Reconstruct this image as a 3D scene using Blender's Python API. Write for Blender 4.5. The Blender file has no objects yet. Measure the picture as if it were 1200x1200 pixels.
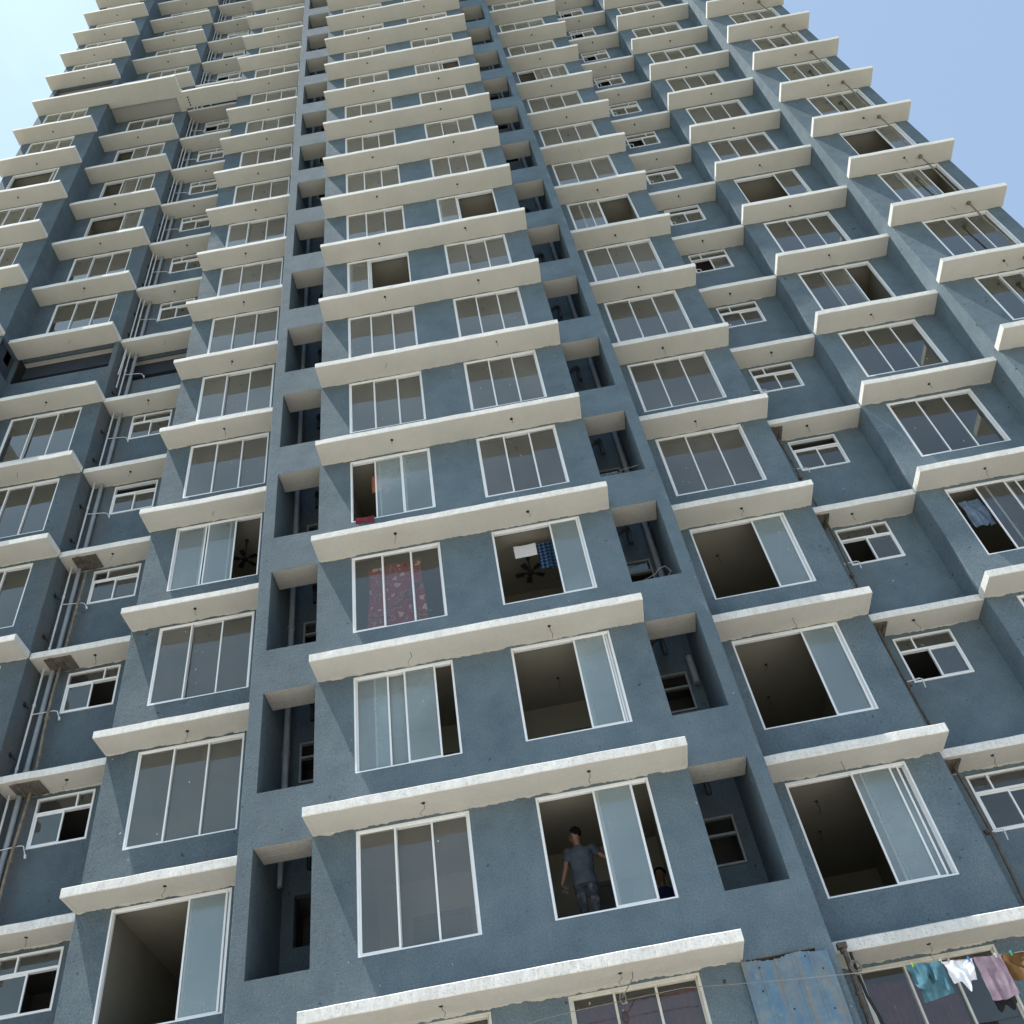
import bpy, math, random
from mathutils import Vector, Matrix, noise
random.seed(11)
S = bpy.context.scene
COL = S.collection
H = 3.0
ZG = -6.9
F0, F1 = -2, 22            # storeys -2 .. 21
# ------------------------------------------------------------------ camera
CAM = Vector((0.945, -13.776, -5.301)); FPX = 1153.39
yaw, pitch, roll = (math.radians(a) for a in (0.371, 46.559, -10.833))
fw = Vector((math.sin(yaw)*math.cos(pitch), math.cos(yaw)*math.cos(pitch), math.sin(pitch)))
rt0 = Vector((math.cos(yaw), -math.sin(yaw), 0)); up0 = rt0.cross(fw)
rt = math.cos(roll)*rt0 + math.sin(roll)*up0; up = -math.sin(roll)*rt0 + math.cos(roll)*up0
cd = bpy.data.cameras.new('camera'); cam = bpy.data.objects.new('camera', cd); COL.objects.link(cam)
cam.matrix_world = Matrix(((rt.x, up.x, -fw.x, CAM.x), (rt.y, up.y, -fw.y, CAM.y), (rt.z, up.z, -fw.z, CAM.z), (0, 0, 0, 1)))
cd.sensor_width = 36; cd.lens = FPX/1200*36; cd.clip_end = 3000; cd.clip_start = .1
S.camera = cam
def proj(p):
    d = Vector(p) - CAM; k = d.dot(fw)
    if k < .1: return None
    return (600 + FPX*d.dot(rt)/k, 600 - FPX*d.dot(up)/k)
def quad_area(pts):
    q = [proj(p) for p in pts]
    if None in q: return 0
    xs = [min(max(a[0], -10), 1210) for a in q]; ys = [min(max(a[1], -10), 1210) for a in q]
    return abs(sum(xs[i]*ys[(i+1) % len(q)] - xs[(i+1) % len(q)]*ys[i] for i in range(len(q))))/2

# ------------------------------------------------------------------ materials
def nmat(name):
    m = bpy.data.materials.new(name); m.use_nodes = True
    nt = m.node_tree; b = nt.nodes['Principled BSDF']
    return m, nt, b
def N(nt, t, **kw):
    n = nt.nodes.new(t)
    for k, v in kw.items():
        if k in n.inputs.keys(): n.inputs[k].default_value = v
        else: setattr(n, k, v)
    return n
def noise_tex(nt, vec, scale, detail=4, rough=.6):
    n = N(nt, 'ShaderNodeTexNoise'); n.inputs['Scale'].default_value = scale
    n.inputs['Detail'].default_value = detail; n.inputs['Roughness'].default_value = rough
    nt.links.new(vec, n.inputs['Vector']); return n.outputs['Fac']
def ramp(nt, fac, stops):
    r = N(nt, 'ShaderNodeValToRGB'); e = r.color_ramp.elements
    while len(e) < len(stops): e.new(.5)
    for i, (p, c) in enumerate(stops):
        e[i].position = p; e[i].color = tuple(c)+(1,) if len(c) == 3 else c
    nt.links.new(fac, r.inputs['Fac']); return r.outputs['Color']
def mixc(nt, fac, a, b, mode='MIX'):
    m = N(nt, 'ShaderNodeMix', data_type='RGBA', blend_type=mode)
    for sock, v in ((m.inputs[0], fac), (m.inputs[6], a), (m.inputs[7], b)):
        if isinstance(v, (int, float)): sock.default_value = v
        elif isinstance(v, tuple): sock.default_value = v if len(v) == 4 else v+(1,)
        else: nt.links.new(v, sock)
    return m.outputs[2]
def math_(nt, op, a, b=0.0, c=None):
    m = N(nt, 'ShaderNodeMath', operation=op)
    for i, v in enumerate((a, b, c)):
        if v is None: continue
        if isinstance(v, (int, float)): m.inputs[i].default_value = v
        else: nt.links.new(v, m.inputs[i])
    return m.outputs[0]
def mrange(nt, v, a, b, c=0., d=1.):
    m = N(nt, 'ShaderNodeMapRange'); nt.links.new(v, m.inputs[0])
    for i, x in enumerate((a, b, c, d)): m.inputs[i+1].default_value = x
    return m.outputs[0]
def posn(nt):
    return N(nt, 'ShaderNodeNewGeometry').outputs['Position']
def bump(nt, b, h, strength, dist=.02):
    n = N(nt, 'ShaderNodeBump'); n.inputs['Distance'].default_value = dist
    if isinstance(strength, (int, float)): n.inputs['Strength'].default_value = strength
    else: nt.links.new(strength, n.inputs['Strength'])
    nt.links.new(h, n.inputs['Height']); nt.links.new(n.outputs[0], b.inputs['Normal'])
def stretch(nt, vec, s):
    m = N(nt, 'ShaderNodeVectorMath', operation='MULTIPLY'); nt.links.new(vec, m.inputs[0]); m.inputs[1].default_value = s
    return m.outputs[0]

def blue_plaster(name='blue_plaster', base=(.130, .176, .209), rough_left=True):
    m, nt, b = nmat(name); P = posn(nt)
    big = noise_tex(nt, P, .35, 5, .6); mid = noise_tex(nt, P, 1.7, 6, .65)
    c = ramp(nt, big, [(.3, tuple(x*.88 for x in base)), (.7, tuple(x*1.14 for x in base))])
    g = ramp(nt, mid, [(.28, (.80, .82, .85)), (.5, (1, 1, 1)), (.75, (1.20, 1.17, 1.12))])
    c = mixc(nt, 1., c, g, 'MULTIPLY')
    # chalky streaks running down
    st = noise_tex(nt, stretch(nt, P, (2.6, 2.6, .32)), 1.4, 5, .7)
    c = mixc(nt, ramp(nt, st, [(.58, (0, 0, 0)), (.8, (.6, .6, .6))]), c, (.18, .205, .225))
    # fine grain and dark pits
    fine = noise_tex(nt, P, 38, 3, .7)
    c = mixc(nt, 1., c, ramp(nt, fine, [(.3, (.76, .76, .76)), (.7, (1.22, 1.22, 1.22))]), 'MULTIPLY')
    pit = noise_tex(nt, P, 9, 2, .5)
    c = mixc(nt, ramp(nt, pit, [(.24, (1, 1, 1)), (.30, (0, 0, 0))]), c, (.04, .06, .08))
    # dark smudges
    dk = noise_tex(nt, P, 4.5, 5, .75)
    c = mixc(nt, ramp(nt, dk, [(.62, (0, 0, 0)), (.76, (.6, .6, .6))]), c, (.045, .065, .08))
    # splashes of white paint
    v = N(nt, 'ShaderNodeTexVoronoi'); v.inputs['Scale'].default_value = 2.6
    wp = N(nt, 'ShaderNodeVectorMath', operation='ADD'); nt.links.new(P, wp.inputs[0])
    nz = N(nt, 'ShaderNodeTexNoise'); nz.inputs['Scale'].default_value = 14; nt.links.new(P, nz.inputs['Vector'])
    sc = N(nt, 'ShaderNodeVectorMath', operation='SCALE'); nt.links.new(nz.outputs['Color'], sc.inputs[0]); sc.inputs['Scale'].default_value = .12
    nt.links.new(sc.outputs[0], wp.inputs[1]); nt.links.new(wp.outputs[0], v.inputs['Vector'])
    spots = ramp(nt, v.outputs['Distance'], [(.028, (.8, .8, .8)), (.036, (0, 0, 0))])
    c = mixc(nt, spots, c, (.5, .52, .52))
    # bare cement render left unpainted around the pipe corner of the recessed bay
    sx = N(nt, 'ShaderNodeSeparateXYZ'); nt.links.new(P, sx.inputs[0])
    near = mrange(nt, math_(nt, 'ABSOLUTE', math_(nt, 'ADD', sx.outputs[0], 9.25)), .12, .62, 1., 0.)
    iny = mrange(nt, sx.outputs[1], 1.13, 1.2, 0., 1.)
    cm = noise_tex(nt, stretch(nt, P, (1.6, 1.6, .9)), 1.2, 5, .7)
    fac = math_(nt, 'MULTIPLY', math_(nt, 'MULTIPLY', near, iny), mrange(nt, cm, .38, .6, 0., .85))
    c = mixc(nt, fac, c, (.17, .165, .155))
    nt.links.new(c, b.inputs['Base Color']); b.inputs['Roughness'].default_value = .92
    b.inputs['Specular IOR Level'].default_value = .25
    h1 = noise_tex(nt, P, 15, 5, .78); h2 = noise_tex(nt, P, 34, 3, .7); h3 = noise_tex(nt, P, 3.2, 3, .5)
    hh = math_(nt, 'ADD', math_(nt, 'ADD', h1, math_(nt, 'MULTIPLY', h2, .6)), math_(nt, 'MULTIPLY', h3, .7))
    bn = N(nt, 'ShaderNodeBump'); bn.inputs['Strength'].default_value = 1.
    nt.links.new(mrange(nt, sx.outputs[0], -3.2, -1.0, .062, .022), bn.inputs['Distance'])
    nt.links.new(hh, bn.inputs['Height']); nt.links.new(bn.outputs[0], b.inputs['Normal'])
    return m
def paint(name, col, dirt=(.32, .29, .25), dirt_amt=.5, bmp=.25, lowdirt=True, spec=.3):
    m, nt, b = nmat(name); P = posn(nt)
    n1 = noise_tex(nt, P, 1.1, 5, .65)
    c = ramp(nt, n1, [(.3, tuple(x*.93 for x in col)), (.7, tuple(min(1, x*1.05) for x in col))])
    sx = N(nt, 'ShaderNodeSeparateXYZ'); nt.links.new(P, sx.inputs[0])
    st = noise_tex(nt, stretch(nt, P, (5, 5, 1.6)), 2.2, 8, .8)
    amt = mrange(nt, sx.outputs[2], -1, 22, dirt_amt, dirt_amt*.25) if lowdirt else dirt_amt
    f = math_(nt, 'MULTIPLY', ramp(nt, st, [(.42, (0, 0, 0)), (.70, (1, 1, 1))]), amt)
    c = mixc(nt, f, c, dirt)
    sp = noise_tex(nt, P, 30, 3, .7)
    c = mixc(nt, math_(nt, 'MULTIPLY', ramp(nt, sp, [(.54, (0, 0, 0)), (.68, (1, 1, 1))]), amt), c, tuple(x*.8 for x in dirt))
    nt.links.new(c, b.inputs['Base Color']); b.inputs['Roughness'].default_value = .8
    b.inputs['Specular IOR Level'].default_value = spec
    h = math_(nt, 'ADD', noise_tex(nt, P, 22, 4, .6), math_(nt, 'MULTIPLY', noise_tex(nt, P, 4, 3, .5), .8))
    bump(nt, b, h, bmp, .012)
    return m
def simple(name, col, rough=.6, metal=0., var=.1, scale=8., bmp=0.):
    m, nt, b = nmat(name); P = posn(nt)
    n = noise_tex(nt, P, scale, 5, .65)
    c = ramp(nt, n, [(.3, tuple(x*(1-var) for x in col)), (.7, tuple(min(1, x*(1+var)) for x in col))])
    nt.links.new(c, b.inputs['Base Color']); b.inputs['Roughness'].default_value = rough; b.inputs['Metallic'].default_value = metal
    if bmp: bump(nt, b, noise_tex(nt, P, scale*4, 4), bmp, .01)
    return m
def glass_mat(name, dust_glare, tint=(.88, .89, .86), dc=(.60, .575, .52)):
    m = bpy.data.materials.new(name); m.use_nodes = True; nt = m.node_tree; nt.nodes.clear()
    out = N(nt, 'ShaderNodeOutputMaterial'); tr = N(nt, 'ShaderNodeBsdfTransparent'); tr.inputs[0].default_value = tint+(1,)
    gl = N(nt, 'ShaderNodeBsdfGlossy'); gl.inputs['Roughness'].default_value = .012; gl.inputs['Color'].default_value = (.97, 1, .96, 1)
    fr = N(nt, 'ShaderNodeFresnel'); fr.inputs[0].default_value = 1.5
    P = posn(nt)
    bn = N(nt, 'ShaderNodeBump'); bn.inputs['Strength'].default_value = .05; bn.inputs['Distance'].default_value = .01
    nt.links.new(noise_tex(nt, P, 2.2, 1, .4), bn.inputs['Height']); nt.links.new(bn.outputs[0], gl.inputs['Normal'])
    refl = math_(nt, 'MINIMUM', math_(nt, 'MULTIPLY', fr.outputs[0], 2.2), 1.)
    mx = N(nt, 'ShaderNodeMixShader'); nt.links.new(refl, mx.inputs[0]); nt.links.new(tr.outputs[0], mx.inputs[1]); nt.links.new(gl.outputs[0], mx.inputs[2])
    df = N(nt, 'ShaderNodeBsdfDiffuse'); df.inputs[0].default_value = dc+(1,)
    d1 = math_(nt, 'MULTIPLY', mrange(nt, noise_tex(nt, P, 1.3, 5, .7), .3, .75, dust_glare*.8, dust_glare*1.2), mrange(nt, noise_tex(nt, P, .42, 2, .4), .35, .65, .65, 1.35))  # diffuse film also stands in for reflections off layered panes
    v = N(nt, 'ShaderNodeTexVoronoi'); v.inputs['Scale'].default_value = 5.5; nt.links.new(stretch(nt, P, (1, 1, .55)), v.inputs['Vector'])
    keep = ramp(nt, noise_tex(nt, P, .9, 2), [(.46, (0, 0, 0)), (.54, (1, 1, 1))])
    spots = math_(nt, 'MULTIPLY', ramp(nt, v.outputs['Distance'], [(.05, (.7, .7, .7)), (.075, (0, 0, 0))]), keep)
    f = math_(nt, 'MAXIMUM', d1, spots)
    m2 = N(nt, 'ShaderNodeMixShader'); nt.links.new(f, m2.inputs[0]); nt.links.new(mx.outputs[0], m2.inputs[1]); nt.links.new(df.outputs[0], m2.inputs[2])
    nt.links.new(m2.outputs[0], out.inputs[0])
    return m
M = {}
M['wall'] = blue_plaster()
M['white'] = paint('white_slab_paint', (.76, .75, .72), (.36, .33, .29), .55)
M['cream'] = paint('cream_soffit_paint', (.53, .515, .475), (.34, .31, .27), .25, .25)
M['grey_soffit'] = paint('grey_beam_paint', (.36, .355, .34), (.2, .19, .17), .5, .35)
M['frame'] = simple('white_powder_coat', (.78, .79, .80), .35, 0, .04, 3)
M['oldframe'] = simple('cream_frame', (.60, .58, .52), .5, 0, .15, 4)
M['dullframe'] = simple('dull_aluminium', (.30, .31, .31), .5, .2, .15, 5)
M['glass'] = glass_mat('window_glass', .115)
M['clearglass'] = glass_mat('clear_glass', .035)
M['glareglass'] = glass_mat('dusty_glare_glass', .27, (.82, .86, .86), (.50, .61, .65))  # pale tint paints in the repeated reflections of stacked panes
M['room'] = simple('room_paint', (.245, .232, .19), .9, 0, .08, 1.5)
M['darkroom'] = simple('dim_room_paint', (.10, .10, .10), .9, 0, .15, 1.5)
M['refuge'] = simple('refuge_shade', (.03, .04, .06), .9, 0, .15, 1.5)
M['floor'] = simple('floor_tile', (.22, .20, .18), .6, 0, .1, 2)
M['black'] = simple('black_plastic', (.012, .012, .012), .5)
M['wire'] = simple('thin_wire', (.05, .045, .04), .7)
M['upvc'] = simple('white_upvc', (.62, .64, .65), .4, 0, .12, 4)
M['greypipe'] = simple('grey_upvc', (.26, .29, .32), .5, 0, .15, 4)
M['darkpipe'] = simple('dark_grey_pipe', (.06, .07, .08), .5, 0, .2, 5)
M['rust'] = simple('rusty_steel', (.105, .085, .068), .85, 0, .45, 9, .5)
M['bamboo'] = simple('weathered_pole', (.20, .165, .125), .85, 0, .4, 9, .5)
M['board'] = simple('stained_board', (.10, .085, .072), .9, 0, .5, 7, .5)
M['rope'] = simple('rope', (.24, .225, .20), .9)

# ------------------------------------------------------------------ mesh helpers
class MB:
    def __init__(s): s.v = []; s.f = []; s.m = []
    def quad(s, a, b, c, d, mi=0):
        n = len(s.v); s.v += [a, b, c, d]; s.f.append((n, n+1, n+2, n+3)); s.m.append(mi)
    def box(s, x0, x1, y0, y1, z0, z1, mi=0):
        n = len(s.v)
        s.v += [(x, y, z) for x in (x0, x1) for y in (y0, y1) for z in (z0, z1)]
        for f in ((0, 1, 3, 2), (4, 6, 7, 5), (0, 4, 5, 1), (2, 3, 7, 6), (0, 2, 6, 4), (1, 5, 7, 3)):
            s.f.append(tuple(n+i for i in f)); s.m.append(mi)
    def tube(s, pts, r, n=8, mi=0, caps=True):
        pts = [Vector(p) for p in pts]; base = len(s.v); rs = r if isinstance(r, (list, tuple)) else [r]*len(pts)
        for i, p in enumerate(pts):
            t = (pts[min(i+1, len(pts)-1)]-pts[max(i-1, 0)])
            t = t.normalized() if t.length > 1e-9 else Vector((0, 0, 1))
            a = t.cross(Vector((0, 0, 1)) if abs(t.z) < .95 else Vector((0, 1, 0))).normalized(); b = t.cross(a)
            for k in range(n):
                w = 2*math.pi*k/n; s.v.append(tuple(p+(a*math.cos(w)+b*math.sin(w))*rs[i]))
        for i in range(len(pts)-1):
            for k in range(n):
                a0 = base+i*n+k; a1 = base+i*n+(k+1) % n
                s.f.append((a0, a1, a1+n, a0+n)); s.m.append(mi)
        if caps:
            s.f.append(tuple(base+k for k in range(n))); s.m.append(mi)
            s.f.append(tuple(base+(len(pts)-1)*n+k for k in reversed(range(n)))); s.m.append(mi)
    def add(s, o, off=(0, 0, 0), mmap=None):
        n = len(s.v); s.v += [(a+off[0], b+off[1], c+off[2]) for a, b, c in o.v]
        s.f += [tuple(i+n for i in f) for f in o.f]; s.m += [mmap[i] if mmap else i for i in o.m]
    def mesh(s, name, mats, smooth=False):
        me = bpy.data.meshes.new(name); me.from_pydata(s.v, [], s.f)
        for m in mats: me.materials.append(m)
        me.polygons.foreach_set('material_index', s.m)
        if smooth: me.polygons.foreach_set('use_smooth', [True]*len(s.f))
        me.update(); return me
def link(name, me, parent=None, loc=(0, 0, 0)):
    o = bpy.data.objects.new(name, me); COL.objects.link(o); o.location = loc
    if parent: o.parent = parent
    return o
def tag(o, label=None, cat=None, group=None, kind=None):
    if label: o['label'] = label
    if cat: o['category'] = cat
    if group: o['group'] = group
    if kind: o['kind'] = kind
    return o
ROOT = bpy.data.objects.new('apartment_tower', None); COL.objects.link(ROOT); ROOT.location = (0, 0, ZG)
tag(ROOT, 'blue plastered high-rise apartment tower with rows of white projecting slabs', 'apartment building')
RL = Vector((0, 0, ZG))
def part(name, mb, mats, smooth=False):          # world-coordinate part of the tower
    return link(name, mb.mesh(name, mats, smooth), ROOT, tuple(-RL))

# ------------------------------------------------------------------ facade layout
XC, XA, XB, XD, XE = 4.17, 7.17, 9.43, 12.5, 15.52
YC, YA, YB, YD, YE = 0., .98, 1.79, 1.164, .29
ZT, ZB = 2.78, .82
TH = .165
WALLT = .16
ZTOP, ZBOT = F1*H+1.1, ZG
def mir(r, s): return r if s > 0 else (-r[1], -r[0])
# (bay, x range, y, hole list(x0,x1,z0,z1))
def holes_for(bay, s, f):
    if bay == 'C':
        h = []
        for q in (-1, 1):
            a, b = mir((2.98, 3.92), q); h.append((a, b, .79, 2.82))
        h.append((-2.29, -.50, ZB, ZT)); h.append((.55, 2.33, ZB, ZT)); return h
    if bay == 'A': return [mir((4.57, 6.56), s)+(ZB, ZT)]
    if bay == 'B':
        if s < 0 and f in (6, 13): return [(-9.35, -7.25, 1.56, 2.834)]
        return [mir((7.68, 8.82), s)+(1.69, 2.74)]
    if bay == 'D':
        if s < 0 and f == 6: return [(-12.47, -9.57, 1.56, 2.834)]
        return [mir((9.97, 11.95), s)+(ZB, 2.74)]
    if bay == 'E':
        if s < 0 and f in (6, 13): return [(-15.3, -12.75, 1.56, 2.834)]
        return [mir((13.32, 15.12), s)+(ZB, ZT)]
BAYS = [('C', 1, -XC, XC, YC)]
for s in (-1, 1):
    for n, a, b, y in (('A', XC, XA, YA), ('B', XA, XB, YB), ('D', XB, XD, YD), ('E', XD, XE, YE)):
        a, b = mir((a, b), s); BAYS.append((n, s, a, b, y))
W = MB()
def panel(mb, x0, x1, y, z0, z1, holes, mi=0, depth=None, revmi=0):
    xs = sorted({x0, x1, *[h[0] for h in holes], *[h[1] for h in holes]})
    zs = sorted({z0, z1, *[h[2] for h in holes], *[h[3] for h in holes]})
    for i in range(len(xs)-1):
        for j in range(len(zs)-1):
            cx, cz = (xs[i]+xs[i+1])/2, (zs[j]+zs[j+1])/2
            if any(h[0] < cx < h[1] and h[2] < cz < h[3] for h in holes): continue
            mb.quad((xs[i], y, zs[j]), (xs[i+1], y, zs[j]), (xs[i+1], y, zs[j+1]), (xs[i], y, zs[j+1]), mi)
    if depth:
        for a, b, c, d in holes:
            Y = y+depth
            mb.quad((a, y, c), (b, y, c), (b, Y, c), (a, Y, c), revmi); mb.quad((a, y, d), (a, Y, d), (b, Y, d), (b, y, d), revmi)
            mb.quad((a, y, c), (a, Y, c), (a, Y, d), (a, y, d), revmi); mb.quad((b, y, c), (b, y, d), (b, Y, d), (b, Y, c), revmi)
CH = .014
for n, s, a, b, y in BAYS:
    # chamfered outer corners
    ea = CH if (n == 'C' or (s < 0 and n in 'AE') or (s > 0 and n in 'DE')) else 0
    eb = CH if (n == 'C' or (s > 0 and n in 'AE') or (s < 0 and n in 'DE')) else 0
    panel(W, a+ea, b-eb, y, ZBOT, F0*H, [])
    for f in range(F0, F1):
        hs = holes_for(n, s, f)
        # keep holes coincide along whole storey
        panel(W, a+ea, b-eb, y, f*H, f*H+H, [(p, q, r+f*H, t+f*H) for p, q, r, t in hs], 0, WALLT)
    panel(W, a+ea, b-eb, y, F1*H, ZTOP, [])
# side faces between bays (with chamfers) , both sides
def side(x, yf, yb, s, hole=None):
    # face in plane x from front corner yf to back yb ; chamfer at the front corner
    sg = s
    W.quad((x-sg*CH, yf, ZBOT), (x, yf+CH, ZBOT), (x, yf+CH, ZTOP), (x-sg*CH, yf, ZTOP))
    if not hole: W.quad((x, yf+CH, ZBOT), (x, yb, ZBOT), (x, yb, ZTOP), (x, yf+CH, ZTOP))
    else:
        y0, y1, z0, z1 = hole
        ys = [yf+CH, y0, y1, yb]; zs = [ZBOT, z0, z1, ZTOP]
        for i in range(3):
            for j in range(3):
                if i == 1 and j == 1: continue
                W.quad((x, ys[i], zs[j]), (x, ys[i+1], zs[j]), (x, ys[i+1], zs[j+1]), (x, ys[i], zs[j+1]))
        X2 = x-s*.15
        W.quad((x, y0, z0), (x, y1, z0), (X2, y1, z0), (X2, y0, z0)); W.quad((x, y0, z1), (x, y1, z1), (X2, y1, z1), (X2, y0, z1))
        W.quad((x, y0, z0), (X2, y0, z0), (X2, y0, z1), (x, y0, z1)); W.quad((x, y1, z0), (X2, y1, z0), (X2, y1, z1), (x, y1, z1))
for s in (-1, 1):
    side(s*XC, YC, YA, s); side(s*XA, YA, YB, s)
    side(s*XB, YD, YB, -s)
    side(s*XD, YE, YD, -s, (.31, 1.155, 6*H+1.57, 6*H+2.78) if s < 0 else None)
    side(s*XE, YE, 13., s)
W.quad((-XE, 13, ZBOT), (XE, 13, ZBOT), (XE, 13, ZTOP), (-XE, 13, ZTOP))
W.quad((-XE, 1.9, ZTOP-1.1), (XE, 1.9, ZTOP-1.1), (XE, 13, ZTOP-1.1), (-XE, 13, ZTOP-1.1))
# open pipe shafts behind the facade openings
SHW = []
for s in (-1, 1):
    x0, x1 = mir((2.45, 3.93), s)
    z0, z1 = F0*H, F1*H+.6
    hx = mir((2.78, 3.72), s)
    hs = []
    for f in range(F0, F1):
        hs.append(hx+(f*H+1.88, f*H+2.76))
    panel(W, x0, x1, 1.6, z0, z1, hs, 0, .14)
    for x in (x0, x1): W.quad((x, .005, z0), (x, 1.6, z0), (x, 1.6, z1), (x, .005, z1))
    # beams at every floor behind the front skin (back faces of the bands)
    for f in range(F0, F1):
        a, b = mir((2.98, 3.92), s)
        W.quad((a, WALLT, f*H+2.82), (b, WALLT, f*H+2.82), (b, WALLT, f*H+3.79), (a, WALLT, f*H+3.79))
part('wall', W, [M['wall']])

# ------------------------------------------------------------------ rooms
R_ = MB(); DR = MB(); RF = MB()
def room(mb, x0, x1, y0, y1, z0, z1, hole, mi=0, fl=1):
    mb.quad((x0, y0, z0), (x1, y0, z0), (x1, y1, z0), (x0, y1, z0), fl)
    mb.quad((x0, y0, z1), (x0, y1, z1), (x1, y1, z1), (x1, y0, z1), mi)
    mb.quad((x0, y0, z0), (x0, y1, z0), (x0, y1, z1), (x0, y0, z1), mi)
    mb.quad((x1, y0, z0), (x1, y0, z1), (x1, y1, z1), (x1, y1, z0), mi)
    mb.quad((x0, y1, z0), (x1, y1, z0), (x1, y1, z1), (x0, y1, z1), mi)
    panel(mb, x0, x1, y0, z0, z1, [hole] if hole else [], mi)
for f in range(-1, F1):
    z = f*H; e = WALLT+.002
    room(R_, -2.4, -.02, YC+e, 2.05, z+.02, z+2.85, (-2.29, -.50, z+ZB, z+ZT))
    room(R_, .02, 2.42, YC+e, 2.05, z+.02, z+2.85, (.55, 2.33, z+ZB, z+ZT))
    # cross beam under the ceiling and a skirting ledge, seen through the open windows
    pass
    for s in (-1, 1):
        a, b = mir((4.35, 6.62), s); room(R_, a, b, YA+e, 4.9, z+.02, z+2.85, mir((4.57, 6.56), s)+(z+ZB, z+ZT))
        if not (s < 0 and f in (6, 13)):
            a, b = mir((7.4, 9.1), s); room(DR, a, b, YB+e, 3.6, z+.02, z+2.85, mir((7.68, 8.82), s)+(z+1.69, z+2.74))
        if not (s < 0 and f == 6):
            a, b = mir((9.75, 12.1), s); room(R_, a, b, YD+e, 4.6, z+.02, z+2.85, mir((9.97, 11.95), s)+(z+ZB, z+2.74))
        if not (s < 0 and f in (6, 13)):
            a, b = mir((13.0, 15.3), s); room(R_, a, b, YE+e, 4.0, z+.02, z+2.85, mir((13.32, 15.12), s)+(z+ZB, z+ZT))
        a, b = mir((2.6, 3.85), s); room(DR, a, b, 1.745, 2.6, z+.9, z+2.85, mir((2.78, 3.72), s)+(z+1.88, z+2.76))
def refuge(x0, x1, yw, y1, z, hole, ceil_to, void=False):
    RF = MB()
    # open storey with its dimness painted in : pale ceiling strip near the edge, then a dark beam and dark space
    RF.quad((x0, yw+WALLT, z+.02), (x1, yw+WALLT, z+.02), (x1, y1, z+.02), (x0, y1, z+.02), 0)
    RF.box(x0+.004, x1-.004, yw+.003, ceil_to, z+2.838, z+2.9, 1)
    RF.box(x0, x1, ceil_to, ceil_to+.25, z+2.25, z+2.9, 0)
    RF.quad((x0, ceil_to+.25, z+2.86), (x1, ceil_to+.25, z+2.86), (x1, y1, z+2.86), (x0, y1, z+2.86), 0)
    for x in (x0, x1): RF.quad((x, yw+(.01 if void and x == x0 else WALLT), z), (x, y1, z), (x, y1, z+2.86), (x, yw+(.01 if void and x == x0 else WALLT), z+2.86), 2 if void and x == x0 else 0)  # black side face paints in the unlit depth of the next bay
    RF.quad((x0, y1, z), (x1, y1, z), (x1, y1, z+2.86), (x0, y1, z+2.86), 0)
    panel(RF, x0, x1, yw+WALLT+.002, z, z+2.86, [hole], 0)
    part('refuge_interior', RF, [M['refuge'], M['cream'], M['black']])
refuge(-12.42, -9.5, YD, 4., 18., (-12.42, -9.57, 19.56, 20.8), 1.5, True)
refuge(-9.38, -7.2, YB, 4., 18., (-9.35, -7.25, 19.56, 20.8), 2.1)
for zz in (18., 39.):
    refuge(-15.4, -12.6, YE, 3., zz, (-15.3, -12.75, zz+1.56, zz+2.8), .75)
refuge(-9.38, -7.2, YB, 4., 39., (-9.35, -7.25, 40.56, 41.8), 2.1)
part('room_interior', R_, [M['room'], M['floor']])
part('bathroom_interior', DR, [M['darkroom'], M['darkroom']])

# ------------------------------------------------------------------ projecting slabs
def nz(x, y, z, a): return (noise.noise(Vector((x*1.7, y*1.7+3, z*1.3)))*a + noise.noise(Vector((x*7, y*7, z*5+9)))*a*.35)
def slab(x0, x1, yf, yb, zt, th=TH, freeL=True, freeR=True, soffit=1, lip=True, groove=True):
    mb = MB(); zb = zt-th; n = max(4, int((x1-x0)/.16))
    prof = [(yb+.02, zb), (yf+.16, zb), (yf+.012, zb), (yf, zb+.012), (yf, zt-.016), (yf+.018, zt), (yb+.02, zt)]
    cols = []
    for i in range(n+1):
        t = i/n; x = x0+(x1-x0)*t; c = []
        for j, (y, z) in enumerate(prof):
            k = 0 if j in (0, 6) else 1
            e = 0
            c.append((x+e, y+(nz(x, y, z, .012)*k if y < yb-.05 else 0), z+nz(x+5, y, z, .007)*k))
        cols.append(c)
    base = len(mb.v)
    for c in cols: mb.v += c
    P = len(prof)
    for i in range(n):
        for j in range(P-1):
            a = base+i*P+j
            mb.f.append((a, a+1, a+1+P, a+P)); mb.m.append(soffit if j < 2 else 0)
    for end, i in ((freeL, 0), (freeR, n)):
        mb.f.append(tuple(base+i*P+j for j in (range(P) if i else reversed(range(P))))); mb.m.append(0)
    if groove:
        for fr, x in ((freeL, x0+.055), (freeR, x1-.065)):
            if fr: mb.box(x, x+.01, yf+.05, yb-.04, zb-.004, zb+.01, soffit)
    if lip:
        # ragged overlap of the slab paint on the wall under the slab
        x = x0+.02; hprev = .01
        while x < x1-.03:
            w = random.uniform(.012, .04); h = max(.002, min(.042, hprev*.9+.002+random.uniform(-.014, .014))); x2 = min(x+w, x1-.01)
            mb.quad((x, yb-.004, zb-hprev), (x2, yb-.004, zb-h), (x2, yb-.004, zb+.01), (x, yb-.004, zb+.01), soffit)
            mb.quad((x, yb-.004, zb-hprev), (x2, yb-.004, zb-h), (x2, yb+.004, zb-h), (x, yb+.004, zb-hprev), soffit)
            x = x2; hprev = h
    return mb
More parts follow.
